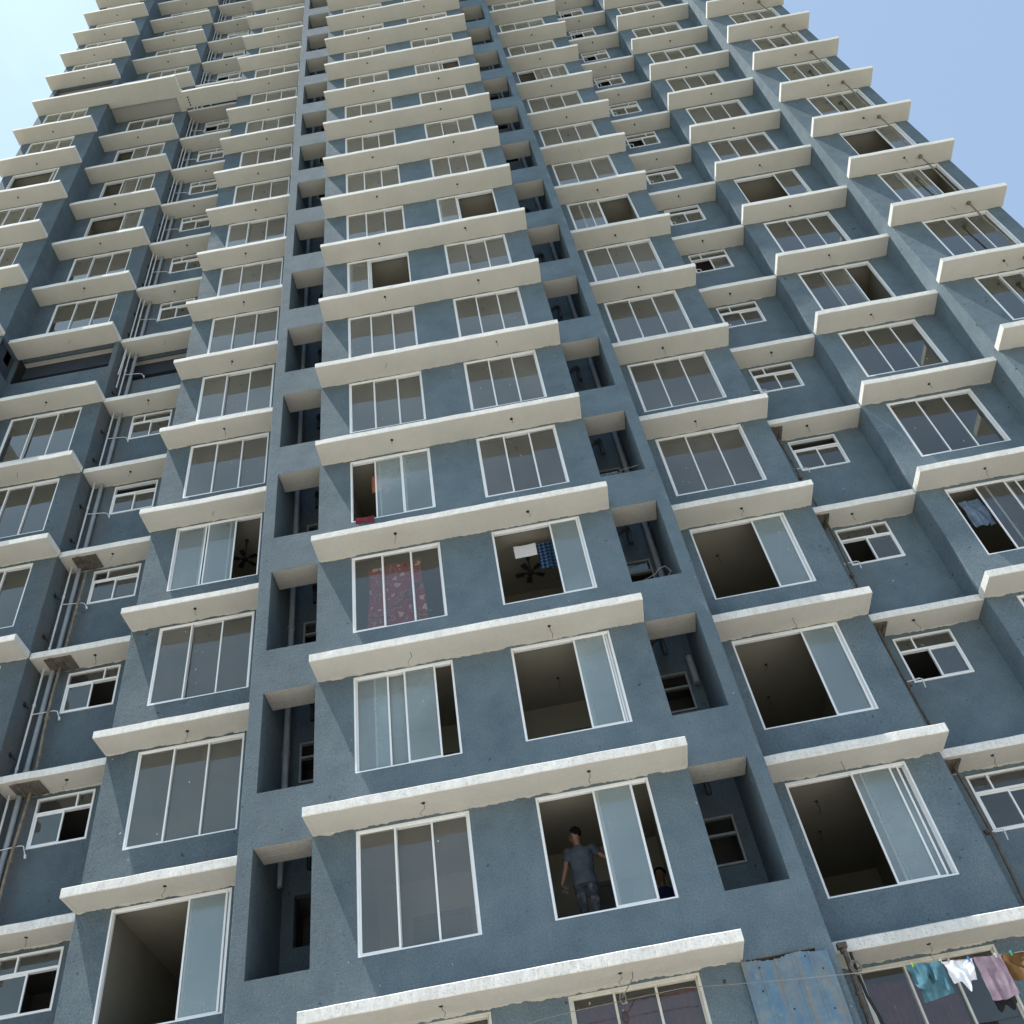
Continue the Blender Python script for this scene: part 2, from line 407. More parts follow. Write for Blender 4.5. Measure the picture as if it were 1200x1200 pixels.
def outlet(x, y, z, long_=True):
    mb = MB(); mb.tube([(x, y, z+.02), (x, y, z-.006)], .032, 10, 0)
    a = random.uniform(0, 6.28); r = random.uniform(.02, .07); L = random.uniform(.12, .28) if long_ else .05
    mb.tube([(x, y, z), (x+r*.3, y+.01, z-L*.4), (x+r*math.cos(a), y+r*math.sin(a)*.6, z-L*.7), (x+r*.6*math.cos(a+1), y+r*.5, z-L)], .004, 4, 0)
    return mb
SL = []      # (area, kind, mb, outlets)
def reg_slab(k, bay, s, x0, x1, yf, yb, freeL, freeR, outs, zt=None, **kw):
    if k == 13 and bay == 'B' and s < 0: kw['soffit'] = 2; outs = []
    if s < 0 and k in (7, 14) and bay in 'BDE': kw['lip'] = False
    j = lambda a: random.uniform(-a, a)
    if freeL: x0 += j(.035)
    if freeR: x1 += j(.035)
    yf += j(.012); zt = (k*H if zt is None else zt)
    mb = slab(x0, x1, yf, yb, zt, TH+j(.008), freeL, freeR, **kw)
    zb = zt-TH
    ar = quad_area([(x0, yf, zb), (x1, yf, zb), (x1, yb, zb), (x0, yb, zb)])
    SL.append((ar, mb, [outlet(ox+j(.12), oy+j(.04), zb, k < 9) for ox, oy in outs], k))
for k in range(F0, F1+1):
    lip = k < 10; kw = dict(lip=lip)
    if k == -2: continue
    reg_slab(k, 'C', 1, -2.94, 2.98, -.615, YC, True, True, [(-1.2, -.38), (1.35, -.36)], **kw)
    for s in (-1, 1):
        R = lambda a, b: mir((a, b), s)
        x0, x1 = R(XC+.0, XA+.02); reg_slab(k, 'A', s, x0, x1, .396, YA, s < 0, s > 0, [(s*5.6, .68)], **kw)
        x0, x1 = R(XA, XB+.0); 
        if s < 0: x0 += .003
        reg_slab(k, 'B', s, x0, x1, 1.215, YB, False, False, [(s*8.2, 1.45)], **kw)
        if not (s < 0 and k == 13):
            x0, x1 = R(XB-.02, XD); reg_slab(k, 'D', s, x0, x1, .57, YD, s > 0, s < 0, [(s*10.9, .85)], **kw)
            x0, x1 = R(XD-.01, XE+.06); reg_slab(k, 'E', s, x0, x1, -.306, YE, True, True, [(s*14., .0)], **kw)
# darker soffit of the recessed slabs behind the big canopy
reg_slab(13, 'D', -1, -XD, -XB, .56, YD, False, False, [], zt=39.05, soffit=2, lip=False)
SL.sort(key=lambda t: -t[0])
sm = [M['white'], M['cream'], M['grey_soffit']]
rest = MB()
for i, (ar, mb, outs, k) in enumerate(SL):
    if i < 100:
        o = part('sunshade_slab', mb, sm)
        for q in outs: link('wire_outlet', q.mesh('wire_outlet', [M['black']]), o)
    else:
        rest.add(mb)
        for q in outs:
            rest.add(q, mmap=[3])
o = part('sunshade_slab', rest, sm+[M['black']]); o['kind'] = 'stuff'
# wide canopy over the left wing
cb = MB()
cb.add(slab(-15.5, -9.42, -.306, .50, 39., .19, True, True, lip=False))
cb.box(-9.66, -9.425, .49, YD+.02, 38.815, 38.99, 1); cb.box(-15.5, -12.46, .5, YE+.02, 38.82, 38.98, 1) if False else None
cb.add(slab(-9.42, -7.14, .37, 1.05, 38.998, .185, False, False, lip=False))
for i in range(4): cb.tube([(-9.2, .62+i*.11, 38.83), (-9.2, .62+i*.11, 38.807)], .035, 10, 3)
part('canopy', cb, sm+[M['black']])
# small slabs over the shaft openings
for s in (-1, 1):
    for f in range(-1, F1):
        a, b = mir((2.985, 3.915), s); mb = MB(); z = f*H+2.815
        n = 8
        mb.box(a, b, .006, .545, z, z+.12, 0)
        mb.box(a, b, .30, .306, z-.004, z+.01, 0)
        if quad_area([(a, 0, z), (b, 0, z), (b, .54, z), (a, .54, z)]) > 2 or f < 18:
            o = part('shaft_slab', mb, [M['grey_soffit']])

# ------------------------------------------------------------------ windows
_cache = {}
def frame_mesh(Wd, Hh, mat, t=.032):
    k = ('f', round(Wd, 3), round(Hh, 3), mat)
    if k not in _cache:
        mb = MB(); d0, d1 = .004, .118
        mb.box(0, t, d0, d1, 0, Hh); mb.box(Wd-t, Wd, d0, d1, 0, Hh)
        mb.box(t, Wd-t, d0, d1, 0, t*.8); mb.box(t, Wd-t, d0, d1, Hh-t, Hh)
        for y in (.03, .062):
            mb.box(t, t+.008, y, y+.006, t, Hh-t); mb.box(Wd-t-.008, Wd-t, y, y+.006, t, Hh-t)
            mb.box(t, Wd-t, y, y+.006, t*.8, t*.8+.012); mb.box(t, Wd-t, y, y+.006, Hh-t-.02, Hh-t)
        _cache[k] = mb
    return _cache[k]
def sash_mb(w, h, st=.031):
    mb = MB(); y0, y1 = 0, .026
    mb.box(0, st, y0, y1, 0, h); mb.box(w-st, w, y0, y1, 0, h)
    mb.box(st, w-st, y0+.002, y1-.002, 0, st); mb.box(st, w-st, y0+.002, y1-.002, h-st*.8, h)
    return mb
def cm(key, mb_fn, name, mats):
    if key not in _cache: _cache[key] = mb_fn().mesh(name, mats)
    return _cache[key]
TR = [0.016, .048, .080]
def build_sliding(x0, x1, y, z0, z1, sashes, mat='frame', small=False, sink=None, add_glare=False):
    """3-track sliding window; sashes = list of (a, b) fractions, outer track first"""
    Wd, Hh = x1-x0, z1-z0; t = .032; iw = Wd-2*t; ih = Hh-t*1.8
    parts_ = []; pn = MB()
    for q, (a, b) in enumerate(sashes):
        w = round((b-a)*iw, 3); xo = t+a*iw
        parts_.append((w, xo, TR[q % 3]))
        yy = TR[q % 3]+.013
        pn.quad((xo+.031, yy, t*.8+.031), (xo+w-.031, yy, t*.8+.031), (xo+w-.031, yy, t*.8+ih-.028), (xo+.036, yy, t*.8+ih-.028))
    g = 'glareglass' if add_glare else ('clearglass' if abs(x0) > 9 or mat == 'oldframe' or (x0 == -2.29 and 6 < z0 < 9) else 'glass')
    if small or sink is not None:
        mb = MB(); mb.add(frame_mesh(Wd, Hh, mat))
        for w, xo, yo in parts_: mb.add(sash_mb(w, ih), (xo, yo, t*.8))
        mb.add(pn, (0, 0, 0), [1])
        if sink is not None: sink.add(mb, (x0, y, z0)); return
        key = ('s', round(Wd, 3), round(Hh, 3), tuple(sashes), mat, g)
        me = cm(key, lambda: mb, 'sliding_window', [M[mat], M[g]])
        return link('sliding_window', me, ROOT, tuple(Vector((x0, y, z0))-RL))
    me = cm(('F', round(Wd, 3), round(Hh, 3), mat), lambda: frame_mesh(Wd, Hh, mat), 'sliding_window', [M[mat]])
    o = link('sliding_window', me, ROOT, tuple(Vector((x0, y, z0))-RL))
    for w, xo, yo in parts_:
        sm_ = cm(('S', w, round(ih, 3), mat), lambda: sash_mb(w, ih), 'sash', [M[mat]])
        link('sash', sm_, o, (xo, yo, t*.8))
    link('pane', pn.mesh('pane', [M[g]]), o)
    return o
T3 = [(0, .345), (.33, .675), (.66, 1)]
T3b = [(.0, .345), (.66, 1), (.33, .675)]
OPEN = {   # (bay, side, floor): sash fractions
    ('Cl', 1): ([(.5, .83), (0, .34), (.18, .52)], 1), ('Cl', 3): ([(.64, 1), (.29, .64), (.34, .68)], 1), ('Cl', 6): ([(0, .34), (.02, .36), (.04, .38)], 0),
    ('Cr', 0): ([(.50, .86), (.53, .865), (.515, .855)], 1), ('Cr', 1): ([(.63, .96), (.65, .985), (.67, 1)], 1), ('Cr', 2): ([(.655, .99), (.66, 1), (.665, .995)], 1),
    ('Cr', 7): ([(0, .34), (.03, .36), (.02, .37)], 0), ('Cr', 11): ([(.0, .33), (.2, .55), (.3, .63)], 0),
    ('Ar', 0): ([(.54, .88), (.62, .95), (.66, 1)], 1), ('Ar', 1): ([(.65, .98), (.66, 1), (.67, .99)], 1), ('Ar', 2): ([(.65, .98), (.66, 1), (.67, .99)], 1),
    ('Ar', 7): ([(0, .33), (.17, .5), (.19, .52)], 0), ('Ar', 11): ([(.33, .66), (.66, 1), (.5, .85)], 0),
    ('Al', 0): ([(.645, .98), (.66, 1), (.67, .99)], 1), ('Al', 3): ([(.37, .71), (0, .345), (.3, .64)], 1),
    ('Dr', 2): ([(.3, .64), (.42, .77), (.66, 1)], 0), ('Dr', 5): ([(0, .345), (.33, .675), (.31, .66)], 0), ('Dr', 7): ([(.64, .98), (.66, 1), (.67, .99)], 0),
    ('Er', 6): ([(0, .34), (.36, .7), (.28, .62)], 0), ('Er', 7): ([(.62, .96), (.66, 1), (.67, .99)], 0),
    ('Dl', 9): ([(.64, .98), (.66, 1), (.67, .99)], 0), ('Dl', 10): ([(.36, .7), (.66, 1), (.4, .74)], 0), ('Dl', 11): ([(.35, .68), (.66, 1), (.6, .95)], 0),
    ('El', 10): ([(.9, 1)], 0),
}
WL = []
for f in range(-1, F1):
    for nm, x0, x1, y, zt in (('Cl', -2.29, -.5, YC, ZT), ('Cr', .55, 2.33, YC, ZT), ('Al',)+mir((4.57, 6.56), -1)+(YA, ZT), ('Ar', 4.57, 6.56, YA, ZT),
                              ('Dl',)+mir((9.97, 11.95), -1)+(YD, 2.74), ('Dr', 9.97, 11.95, YD, 2.74), ('El',)+mir((13.32, 15.12), -1)+(YE, ZT), ('Er', 13.32, 15.12, YE, ZT)):
        if nm == 'Dl' and f == 6 or nm == 'El' and f in (6, 13): continue
        z = f*H; ar = quad_area([(x0, y, z+ZB), (x1, y, z+ZB), (x1, y, z+zt), (x0, y, z+zt)])
        sa, glare = OPEN.get((nm, f), (T3 if (f*7+len(nm)+ord(nm[0])) % 3 else T3b, 0))
        WL.append((ar, nm, f, x0, x1, y, z+ZB, z+zt, sa, glare))
WL.sort(key=lambda t: -t[0])
sink = MB()
for i, (ar, nm, f, x0, x1, y, z0, z1, sa, glare) in enumerate(WL):
    mat = 'oldframe' if f == -1 else 'frame'
    if i < 100: build_sliding(x0, x1, y, z0, z1, sa, mat, small=ar < 700, add_glare=bool(glare))
    else: build_sliding(x0, x1, y, z0, z1, sa, 'frame', sink=sink)
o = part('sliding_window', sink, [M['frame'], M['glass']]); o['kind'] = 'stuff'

def small_window(name, x0, x1, y, z0, z1, split, left_open, right_open, top_open, mat, simple_=False):
    Wd, Hh = x1-x0, z1-z0; t = .038; zt = Hh-.33
    fr = MB(); fr.box(0, t, -.012, .07, 0, Hh); fr.box(Wd-t, Wd, -.012, .07, 0, Hh); fr.box(t, Wd-t, -.012, .07, 0, t); fr.box(t, Wd-t, -.012, .07, Hh-t, Hh)
    fr.box(t, Wd-t, -.010, .065, zt-.02, zt+.025)
    pn = MB()
    if not top_open:
        fr.box(t+split*(Wd-2*t)-.015, t+split*(Wd-2*t)+.015, -.008, .06, zt+.025, Hh-t)
        pn.quad((t, .03, zt+.02), (Wd-t, .03, zt+.02), (Wd-t, .03, Hh-t), (t, .03, Hh-t))
    o = link(name, fr.mesh(name, [M[mat]]), ROOT, tuple(Vector((x0, y, z0))-RL))
    hw = (Wd-2*t)/2; hh = zt-.02-t
    tr = [(left_open, 0, .004), (right_open, 1, .034)]
    for op, i, yo in tr:
        a = t+i*hw
        if op == 1: a = t+(1-i)*hw     # slid over to the other side
        if op == 2: continue
        link('sash', cm(('bs', round(hw, 3), round(hh, 3), mat), lambda: sash_mb(hw+.02, hh, .032), 'sash', [M[mat]]), o, (a-(.01 if a > t+.01 else 0), yo, t))
        pn.quad((a+.03, yo+.012, t+.03), (a+hw-.02, yo+.012, t+.03), (a+hw-.02, yo+.012, t+hh-.03), (a+.03, yo+.012, t+hh-.03))
    if pn.v: link('pane', pn.mesh('pane', [M['clearglass']]), o)
    return o
BV = {  # bathroom windows: (split, left, right, top)
    (1, 0): (.3, 0, 0, 0), (1, 1): (.3, 1, 0, 0), (1, 2): (.72, 1, 0, 0), (1, 3): (.5, 0, 0, 1), (1, 4): (.3, 0, 0, 0),
    (-1, 0): (.3, 0, 2, 0), (-1, 1): (.72, 0, 2, 0), (-1, 2): (.72, 0, 2, 0), (-1, 3): (.3, 0, 0, 0), (-1, 4): (.5, 0, 0, 1), (-1, 5): (.3, 0, 0, 0)}
for f in range(-1, 18):
    for s in (-1, 1):
        if s < 0 and f in (6, 13): continue
        x0, x1 = mir((7.69, 8.81), s); sp, l, r, t = BV.get((s, f), (random.choice((.3, .7)), random.choice((0, 0, 1)), 0, random.choice((0, 0, 0, 1))))
        small_window('bathroom_window', x0, x1, YB, f*H+1.7, f*H+2.73, sp, l, r, t, 'frame')
        if s < 0 and f == 0: continue
        x0, x1 = mir((2.79, 3.71), s)
        if f < 14: small_window('shaft_window', x0, x1, 1.6, f*H+1.89, f*H+2.75, .3 if s > 0 else .5, 2, 2, 0, 'dullframe')

# ------------------------------------------------------------------ pipes on the tower
def pipe(name, pts, r, mat, n=10, clamps=(), cr=None):
    mb = MB(); mb.tube(pts, r, n)
    for c in clamps:
        mb.tube([(c[0], c[1], c[2]-.03), (c[0], c[1], c[2]+.03)], cr or r*1.25, n)
    return part(name, mb, [M[mat]], False)
zz = [i for i in range(-6, 64)]
pipe('water_pipe', [(-9.30, 1.62, z) for z in (ZG, 63)], .022, 'upvc', 8, [(-9.30, 1.62, z*1.5+.4) for z in range(-2, 38)], .032)
pipe('water_pipe', [(-9.36, 1.50, z) for z in (18.9, 63)], .020, 'upvc', 8, [(-9.36, 1.50, z*1.5+.9) for z in range(13, 38)], .03)
pipe('water_pipe', [(-9.32, 1.40, 20.8), (-9.30, 1.36, 20.0), (-9.30, 1.33, 19.3)], .018, 'upvc', 8)
pipe('drain_pipe', [(-9.14, 1.70, z) for z in (ZG, 63)], .05, 'greypipe', 12, [(-9.14, 1.70, z*3+.35) for z in range(-2, 21)])
pts = [(-8.93+.03*math.sin(z*1.3), 1.62+.02*math.cos(z*2.1), z) for z in [ZG+.5*i for i in range(38)] if z < 11.83]
pipe('rusty_pipe', pts, .028, 'bamboo', 8, [(-8.93+.03*math.sin(z*1.3), 1.62, z) for z in (10.3, 7.5, 4.4, 1.3)], .05)
pts = [(7.46+.05*math.sin(z*.9), 1.50+.02*math.cos(z*2), z) for z in [ZG+.5*i for i in range(38)] if z < 11.83]
pipe('rusty_pipe', pts, .026, 'rust', 8, [(7.46, 1.5, z) for z in (10.2, 7.2, 4.5, 1.6)], .05)
pts = [(14.58+.02*math.sin(z*1.7), -.0+.015*math.cos(z*2.3), z) for z in [6+.6*i for i in range(56)]]
pipe('rusty_pipe', pts, .022, 'bamboo', 8, [(14.58, 0, k*3-.19) for k in range(3, 14)], .06)
for f in range(-1, 20):
    z = f*H+1.66
    jz = random.uniform(-.05, .05)
    mb = MB(); mb.tube([(-9.30, 1.60, z), (-8.86, 1.66, z+.03+jz), (-8.80, 1.68, z+.02+jz), (-8.72, 1.68, z-.16)], .010, 6)
    mb.tube([(-8.725, 1.68, z-.13), (-8.715, 1.68, z-.20)], .022, 8)
    part('inlet_pipe', mb, [M['upvc']])
    mb = MB(); mb.tube([(7.46, 1.60, z-.03), (7.74, 1.62, z-.02+jz), (7.78, 1.62, z-.04+jz), (7.78, 1.66, z-.17)], .012, 6)
    part('inlet_pipe', mb, [M['upvc']])
    for dz in (.55, 1.75):
        mb = MB(); mb.tube([(-9.41, 1.48, f*H+dz+.10), (-9.33, 1.52, f*H+dz)], .016, 5); mb.box(-9.425, -9.40, 1.44, 1.52, f*H+dz+.06, f*H+dz+.14)
        part('pipe_bracket', mb, [M['black']])
# shaft pipes
pipe('drain_pipe', [(3.80, 1.36, 6.75+1.0-1.0-.0), (3.80, 1.36, 63)], .062, 'greypipe', 14, [(3.80, 1.36, z*3+.9) for z in range(2, 20)])
pipe('drain_pipe', [(3.80, 1.36, 5.28), (3.80, 1.36, 5.9)], .062, 'greypipe', 14)
pipe('drain_pipe', [(-3.86, 1.25, 3.4), (-3.86, 1.25, 63)], .062, 'greypipe', 14, [(-3.86, 1.25, z*3+2.35) for z in range(1, 20)])
pipe('drain_pipe', [(-3.86, 1.22, 2.75), (-3.86, 1.22, 3.4), (-3.86, 1.24, 4.)], [.045, .05, .06], 'greypipe', 10)
for s in (-1, 1):
    for f in range(0, 15):
        x = s*3.36 if s > 0 else -3.30; z = f*H+.28
        mb = MB(); mb.tube([(s*2.7, 1.2, z-.46), (s*3.12, 1.2, z-.08), (s*3.36, 1.2, z+.13), (s*3.40, 1.26, z+.14), (s*3.40, 1.34, z+.08), (s*3.40, 1.35, z-.24)], .05, 10)
        mb.tube([(s*3.26, 1.2, z+.04), (s*3.33, 1.2, z+.10)], .064, 10)
        part('waste_pipe', mb, [M['black'] if s < 0 else M['darkpipe']])
# stained boards left under the recessed slabs
for s, ks in ((-1, (2, 3, 4)), (1, (1, 2, 3, 4))):
    for k in ks:
        mb = MB(); x0, x1 = (-9.16, -8.60) if s < 0 else (7.2, 7.58); z = k*H-TH
        n = 6
        mb.box(x0, x1, 1.32, 1.76, z-.03, z-.003); mb.box(x0+.1, x0+.18, 1.28, 1.7, z-.05, z-.03); mb.box(x0+.3, x0+.36, 1.36, 1.72, z-.045, z-.03)
        part('shuttering_board', mb, [M['board']])
for f in range(0, 6):
    for x0, x1, y in ((-1.75, -.95, 2.05), (1.3, 2.1, 2.05), (5.0, 5.9, 4.9), (-5.9, -5.0, 4.9)):
        mb = MB(); mb.box(x0, x1, y-.045, y-.002, f*H+.03, f*H+2.12); mb.box(x0-.07, x0, y-.07, y-.002, f*H+.03, f*H+2.2); mb.box(x1, x1+.07, y-.07, y-.002, f*H+.03, f*H+2.2); mb.box(x0, x1, y-.07, y-.002, f*H+2.12, f*H+2.2)
        part('inner_door', mb, [M['darkroom']])
# wires and fan hooks under the ceilings behind the open windows
for x, y, z in ((5.2, 1.9, 2.85), (5.35, 3.0, 2.85), (5.3, 2.0, 5.85), (5.4, 3.1, 5.85), (5.2, 2.0, 8.85), (1.3, 1.2, 5.85), (-5.3, 2.1, 2.85)):
    part('ceiling_hook', outlet(x, y, z, True), [M['black']])

# ------------------------------------------------------------------ corrugated sheet over the shaft opening
def rust_blue():
    m, nt, b = nmat('weathered_blue_sheet'); P = posn(nt)
    c = ramp(nt, noise_tex(nt, P, 3.5, 6, .7), [(.3, (.06, .15, .26)), (.5, (.11, .20, .28)), (.62, (.18, .25, .28)), (.75, (.26, .28, .27))])
    st = noise_tex(nt, stretch(nt, P, (6, 1, .5)), 1.5, 6, .75)
    c = mixc(nt, ramp(nt, st, [(.46, (0, 0, 0)), (.64, (.75, .75, .75))]), c, (.22, .185, .145))
    sp = noise_tex(nt, P, 13, 4, .7)
    c = mixc(nt, ramp(nt, sp, [(.62, (0, 0, 0)), (.7, (.8, .8, .8))]), c, (.30, .27, .22))
    nt.links.new(c, b.inputs['Base Color']); b.inputs['Roughness'].default_value = .6
    bump(nt, b, noise_tex(nt, P, 12, 4), .3, .01); return m
M['sheet'] = rust_blue()
mb = MB(); x0, x1 = 2.90, 4.06; nx = 72; zs = [-.235, -.6, -1.1, -1.7, -2.3]
def cw(x):
    t = ((x-x0)/.225) % 1
    return -.045-(.016 if t < .12 else .016*max(0, 1-(t-.12)/.06) if t < .18 else .016*max(0, (t-.94)/.06) if t > .94 else 0)
rows = []
for z in zs:
    row = []
    for i in range(nx+1):
        x = x0+(x1-x0)*i/nx
        zt_ = z+(random.uniform(-.012, .012)+.02*math.sin(x*9) if z == zs[0] else 0)
        row.append((x, cw(x)+.006*math.sin(z*3+x*5), zt_))
    rows.append(row)
for d in (0, .003):
    for j in range(len(zs)-1):
        for i in range(nx):
            a, b_, c_, e_ = rows[j][i], rows[j][i+1], rows[j+1][i+1], rows[j+1][i]
            mb.quad(*[(p[0], p[1]+d, p[2]) for p in (a, b_, c_, e_)])
for i in range(nx):
    a, b_ = rows[0][i], rows[0][i+1]; mb.quad(a, b_, (b_[0], b_[1]+.003, b_[2]), (a[0], a[1]+.003, a[2]))
for x, z in ((3.12, -.33), (3.08, -.62), (3.75, -.29), (3.93, -.48), (3.9, -.98), (3.4, -.9)):
    mb.tube([(x, cw(x)-.006, z), (x, cw(x)+.004, z)], .012, 8, 1)
sheet = link('corrugated_sheet', mb.mesh('corrugated_sheet', [M['sheet'], M['black']])); 
tag(sheet, 'weathered blue corrugated metal sheet nailed over the lowest shaft opening', 'metal sheet')

# ------------------------------------------------------------------ cloth
def cloth_mat(name, stops, scale=6, rough=.9, kind='noise'):
    m, nt, b = nmat(name); P = posn(nt)
    if kind == 'noise': c = ramp(nt, noise_tex(nt, P, scale, 4), stops)
    elif kind == 'floral':
        v = N(nt, 'ShaderNodeTexVoronoi'); v.inputs['Scale'].default_value = 3.9
        d = N(nt, 'ShaderNodeVectorMath', operation='ADD'); nz_ = N(nt, 'ShaderNodeTexNoise'); nz_.inputs['Scale'].default_value = 12
        nt.links.new(P, nz_.inputs['Vector']); sc = N(nt, 'ShaderNodeVectorMath', operation='SCALE'); sc.inputs['Scale'].default_value = .16
        nt.links.new(nz_.outputs['Color'], sc.inputs[0]); nt.links.new(P, d.inputs[0]); nt.links.new(sc.outputs[0], d.inputs[1]); nt.links.new(d.outputs[0], v.inputs['Vector'])
        c = ramp(nt, v.outputs['Distance'], [(.0, (.9, .62, .55)), (.14, (.85, .35, .33)), (.24, (.80, .62, .52)), (.29, (.34, .025, .05)), (.66, (.40, .035, .06)), (.70, (.42, .30, .22)), (.76, (.24, .03, .04))])
        v2 = N(nt, 'ShaderNodeTexVoronoi'); v2.inputs['Scale'].default_value = 12; nt.links.new(d.outputs[0], v2.inputs['Vector'])
        c = mixc(nt, ramp(nt, v2.outputs['Distance'], [(.10, (.6, .6, .6)), (.16, (0, 0, 0))]), c, (.5, .34, .27))
    elif kind == 'plaid':
        sx = N(nt, 'ShaderNodeSeparateXYZ'); nt.links.new(P, sx.inputs[0])
        def stripe(o, fr, th): return math_(nt, 'GREATER_THAN', math_(nt, 'FRACT', math_(nt, 'MULTIPLY', o, fr)), th)
        a = math_(nt, 'ADD', stripe(sx.outputs[0], 11, .6), stripe(sx.outputs[2], 11, .6))
        c = ramp(nt, math_(nt, 'MULTIPLY', a, .5), [(.0, (.006, .012, .035)), (.5, (.015, .045, .11)), (1., (.05, .14, .24))])
        l = math_(nt, 'MAXIMUM', stripe(sx.outputs[0], 11, .93), stripe(sx.outputs[2], 11, .93))
        c = mixc(nt, math_(nt, 'MULTIPLY', l, .4), c, (.25, .32, .4))
    nt.links.new(c, b.inputs['Base Color']); b.inputs['Roughness'].default_value = rough; b.inputs['Specular IOR Level'].default_value = .2
    bump(nt, b, noise_tex(nt, P, 60, 3), .2, .005); return m
def cloth(name, outline, y, mat, fold=.03, ff=9, ncol=26, nrow=16, th=.004, seed=0, drape=0.):
    """outline(u) -> (x, ztop, zbot) across the cloth; folds grow towards the bottom"""
    mb = MB(); g = []
    for j in range(nrow+1):
        r = []
        for i in range(ncol+1):
            u = i/ncol; v = j/nrow; x0_, z1_, z0_ = outline(u); xx = x0_(v) if callable(x0_) else x0_
            n = noise.noise(Vector((u*3+seed, v*1.5, seed)))
            r.append((xx+.012*noise.noise(Vector((u*4, v*4, seed+7))), y+fold*math.sin(u*ff+n*4+seed)*(.35+.65*v)+drape*v+.012*n, z1_+(z0_-z1_)*v+.008*n))
        g.append(r)
    for d in (0, th):
        for j in range(nrow):
            for i in range(ncol): mb.quad(*[(p[0], p[1]+d, p[2]) for p in (g[j][i], g[j][i+1], g[j+1][i+1], g[j+1][i])])
    for i in range(ncol):
        for j in (0, nrow):
            a, b_ = g[j][i], g[j][i+1]; mb.quad(a, b_, (b_[0], b_[1]+th, b_[2]), (a[0], a[1]+th, a[2]))
    me = mb.mesh(name, [mat], True)
    return link(name, me)
rect = lambda x0, x1, zt, zb, wav=0, s=0: (lambda u: (x0+(x1-x0)*u, zt-.02*math.sin(u*3.14)+wav*.3*math.sin(u*7+s), zb+wav*math.sin(u*5+s)))
maroon = cloth_mat('maroon_cloth', [(.3, (.12, .018, .028)), (.7, (.21, .035, .05))], 5)
c = cloth('curtain', lambda u: (lambda v, u=u: -2.02+1.1*u+.04*math.sin(v*5)*(1-u)-.03*math.sin(v*4+1)*u, 8.60-.06*abs(math.sin(u*6.5))+.07*u, 7.0), .21, cloth_mat('floral_cloth', None, kind='floral'), .045, 16)
tag(c, 'maroon floral curtain hanging behind the closed window left of the plaid cloth', 'curtain')
c = cloth('curtain', rect(.56, 2.36, -.3, -2.2), .24, maroon, .085, 62, 110)
tag(c, 'plain maroon curtain drawn across the lowest central window', 'curtain')
c = cloth('curtain', rect(4.6, 5.85, -.36, -2.2), 1.23, maroon, .085, 46, 90, seed=3)
tag(c, 'dark maroon curtain behind the window with washing on a line in front', 'curtain')
c = cloth('cloth', rect(-1.9, -1.45, 11.62, 11.05, .04), .38, cloth_mat('orange_cloth', [(.3, (.42, .17, .09)), (.7, (.60, .28, .16))]), .03, 12)
tag(c, 'orange cloth hanging inside the partly opened window above the floral curtain', 'cloth')
c = cloth('cloth', rect(-2.18, -1.80, 9.875, 9.70, .02), -.045, maroon, .02, 10, 16, 6, seed=5)
tag(c, 'dark red cloth lying over the sill of the window with the orange cloth', 'cloth')
c = cloth('cloth', rect(.93, 1.38, 8.68, 8.34, .0), .42, cloth_mat('white_cloth', [(.3, (.66, .66, .68)), (.7, (.74, .74, .76))]), .006, 5)
tag(c, 'white cloth hanging above the ceiling fan in the open central window', 'cloth')
c = cloth('cloth', rect(1.40, 1.72, 8.66, 7.92, .03), .42, cloth_mat('plaid_cloth', None, kind='plaid'), .02, 8)
tag(c, 'blue plaid cloth hanging beside the white cloth in the open window', 'cloth')
mb = MB(); mb.tube([(.56, .42, 8.62), (.95, .42, 8.68), (1.72, .42, 8.67), (2.3, .42, 8.75)], .004, 5)
tag(link('cord', mb.mesh('cord', [M['wire']])), 'thin cord holding the white and plaid cloths inside the open window', 'cord')
denim = cloth_mat('faded_denim', [(.3, (.10, .15, .22)), (.7, (.20, .27, .36))], 9)
c = cloth('trousers', lambda u: (lambda v, u=u: 10.22+.42*u+.05*v, 8.55, 7.78+.1*abs(u-.5)), 1.42, denim, .05, 8, seed=2)
tag(c, 'faded blue trousers hung inside the opened window at the right of the facade', 'clothes', 'washing inside the right window')
c = cloth('shirt', lambda u: (10.68+.4*u, 8.6, 8.02-.1*math.sin(u*3.1)), 1.46, cloth_mat('dark_blue_cloth', [(.3, (.02, .035, .08)), (.7, (.05, .08, .16))]), .04, 9, seed=4)
tag(c, 'dark blue shirt hung beside the faded trousers in the right window', 'clothes', 'washing inside the right window')

# clothesline outside with washing
RP = [(-.32, -.01, -.60), (.01, -.25, -.54), (.62, -.25, -.50), (2.06, -.25, -.47), (2.6, -.25, -.53), (3.5, -.25, -.62), (4.34, -.25, -.69), (4.9, -.25, -.71), (5.4, -.25, -.745), (6.0, -.25, -.79), (6.42, -.25, -.80), (8.0, -.1, -.82), (9.46, 1.10, -.70)]
mb = MB(); mb.tube(RP, .0045, 5)
for i in range(14):
    a = random.uniform(0, 6.28); c0 = Vector((4.42, .25, -.44)); r = random.uniform(.03, .09)
    mb.tube([tuple(c0+Vector((r*math.cos(a+t), .03*math.sin(a*2+t), r*1.2*math.sin(a+t)))) for t in (0, .7, 1.4, 2.1, 2.8, 3.5)], .006, 4)
tag(link('clothesline', mb.mesh('clothesline', [M['rope']])), 'pale rope strung across the facade below the lowest slabs', 'clothesline')
def line_z(x):
    for a, b_ in zip(RP, RP[1:]):
        if a[0] <= x <= b_[0]: return a[2]+(b_[2]-a[2])*(x-a[0])/(b_[0]-a[0])
def shirt_outline(x0, x1, L, taper=.0):
    return lambda u: (lambda v, u=u: x0+(x1-x0)*u+taper*(.5-u)*v, line_z(x0+(x1-x0)*u)+.005, line_z(x0)+L(u))
wb = cloth_mat('teal_cloth', [(.3, (.05, .13, .17)), (.7, (.085, .19, .24))], 9)
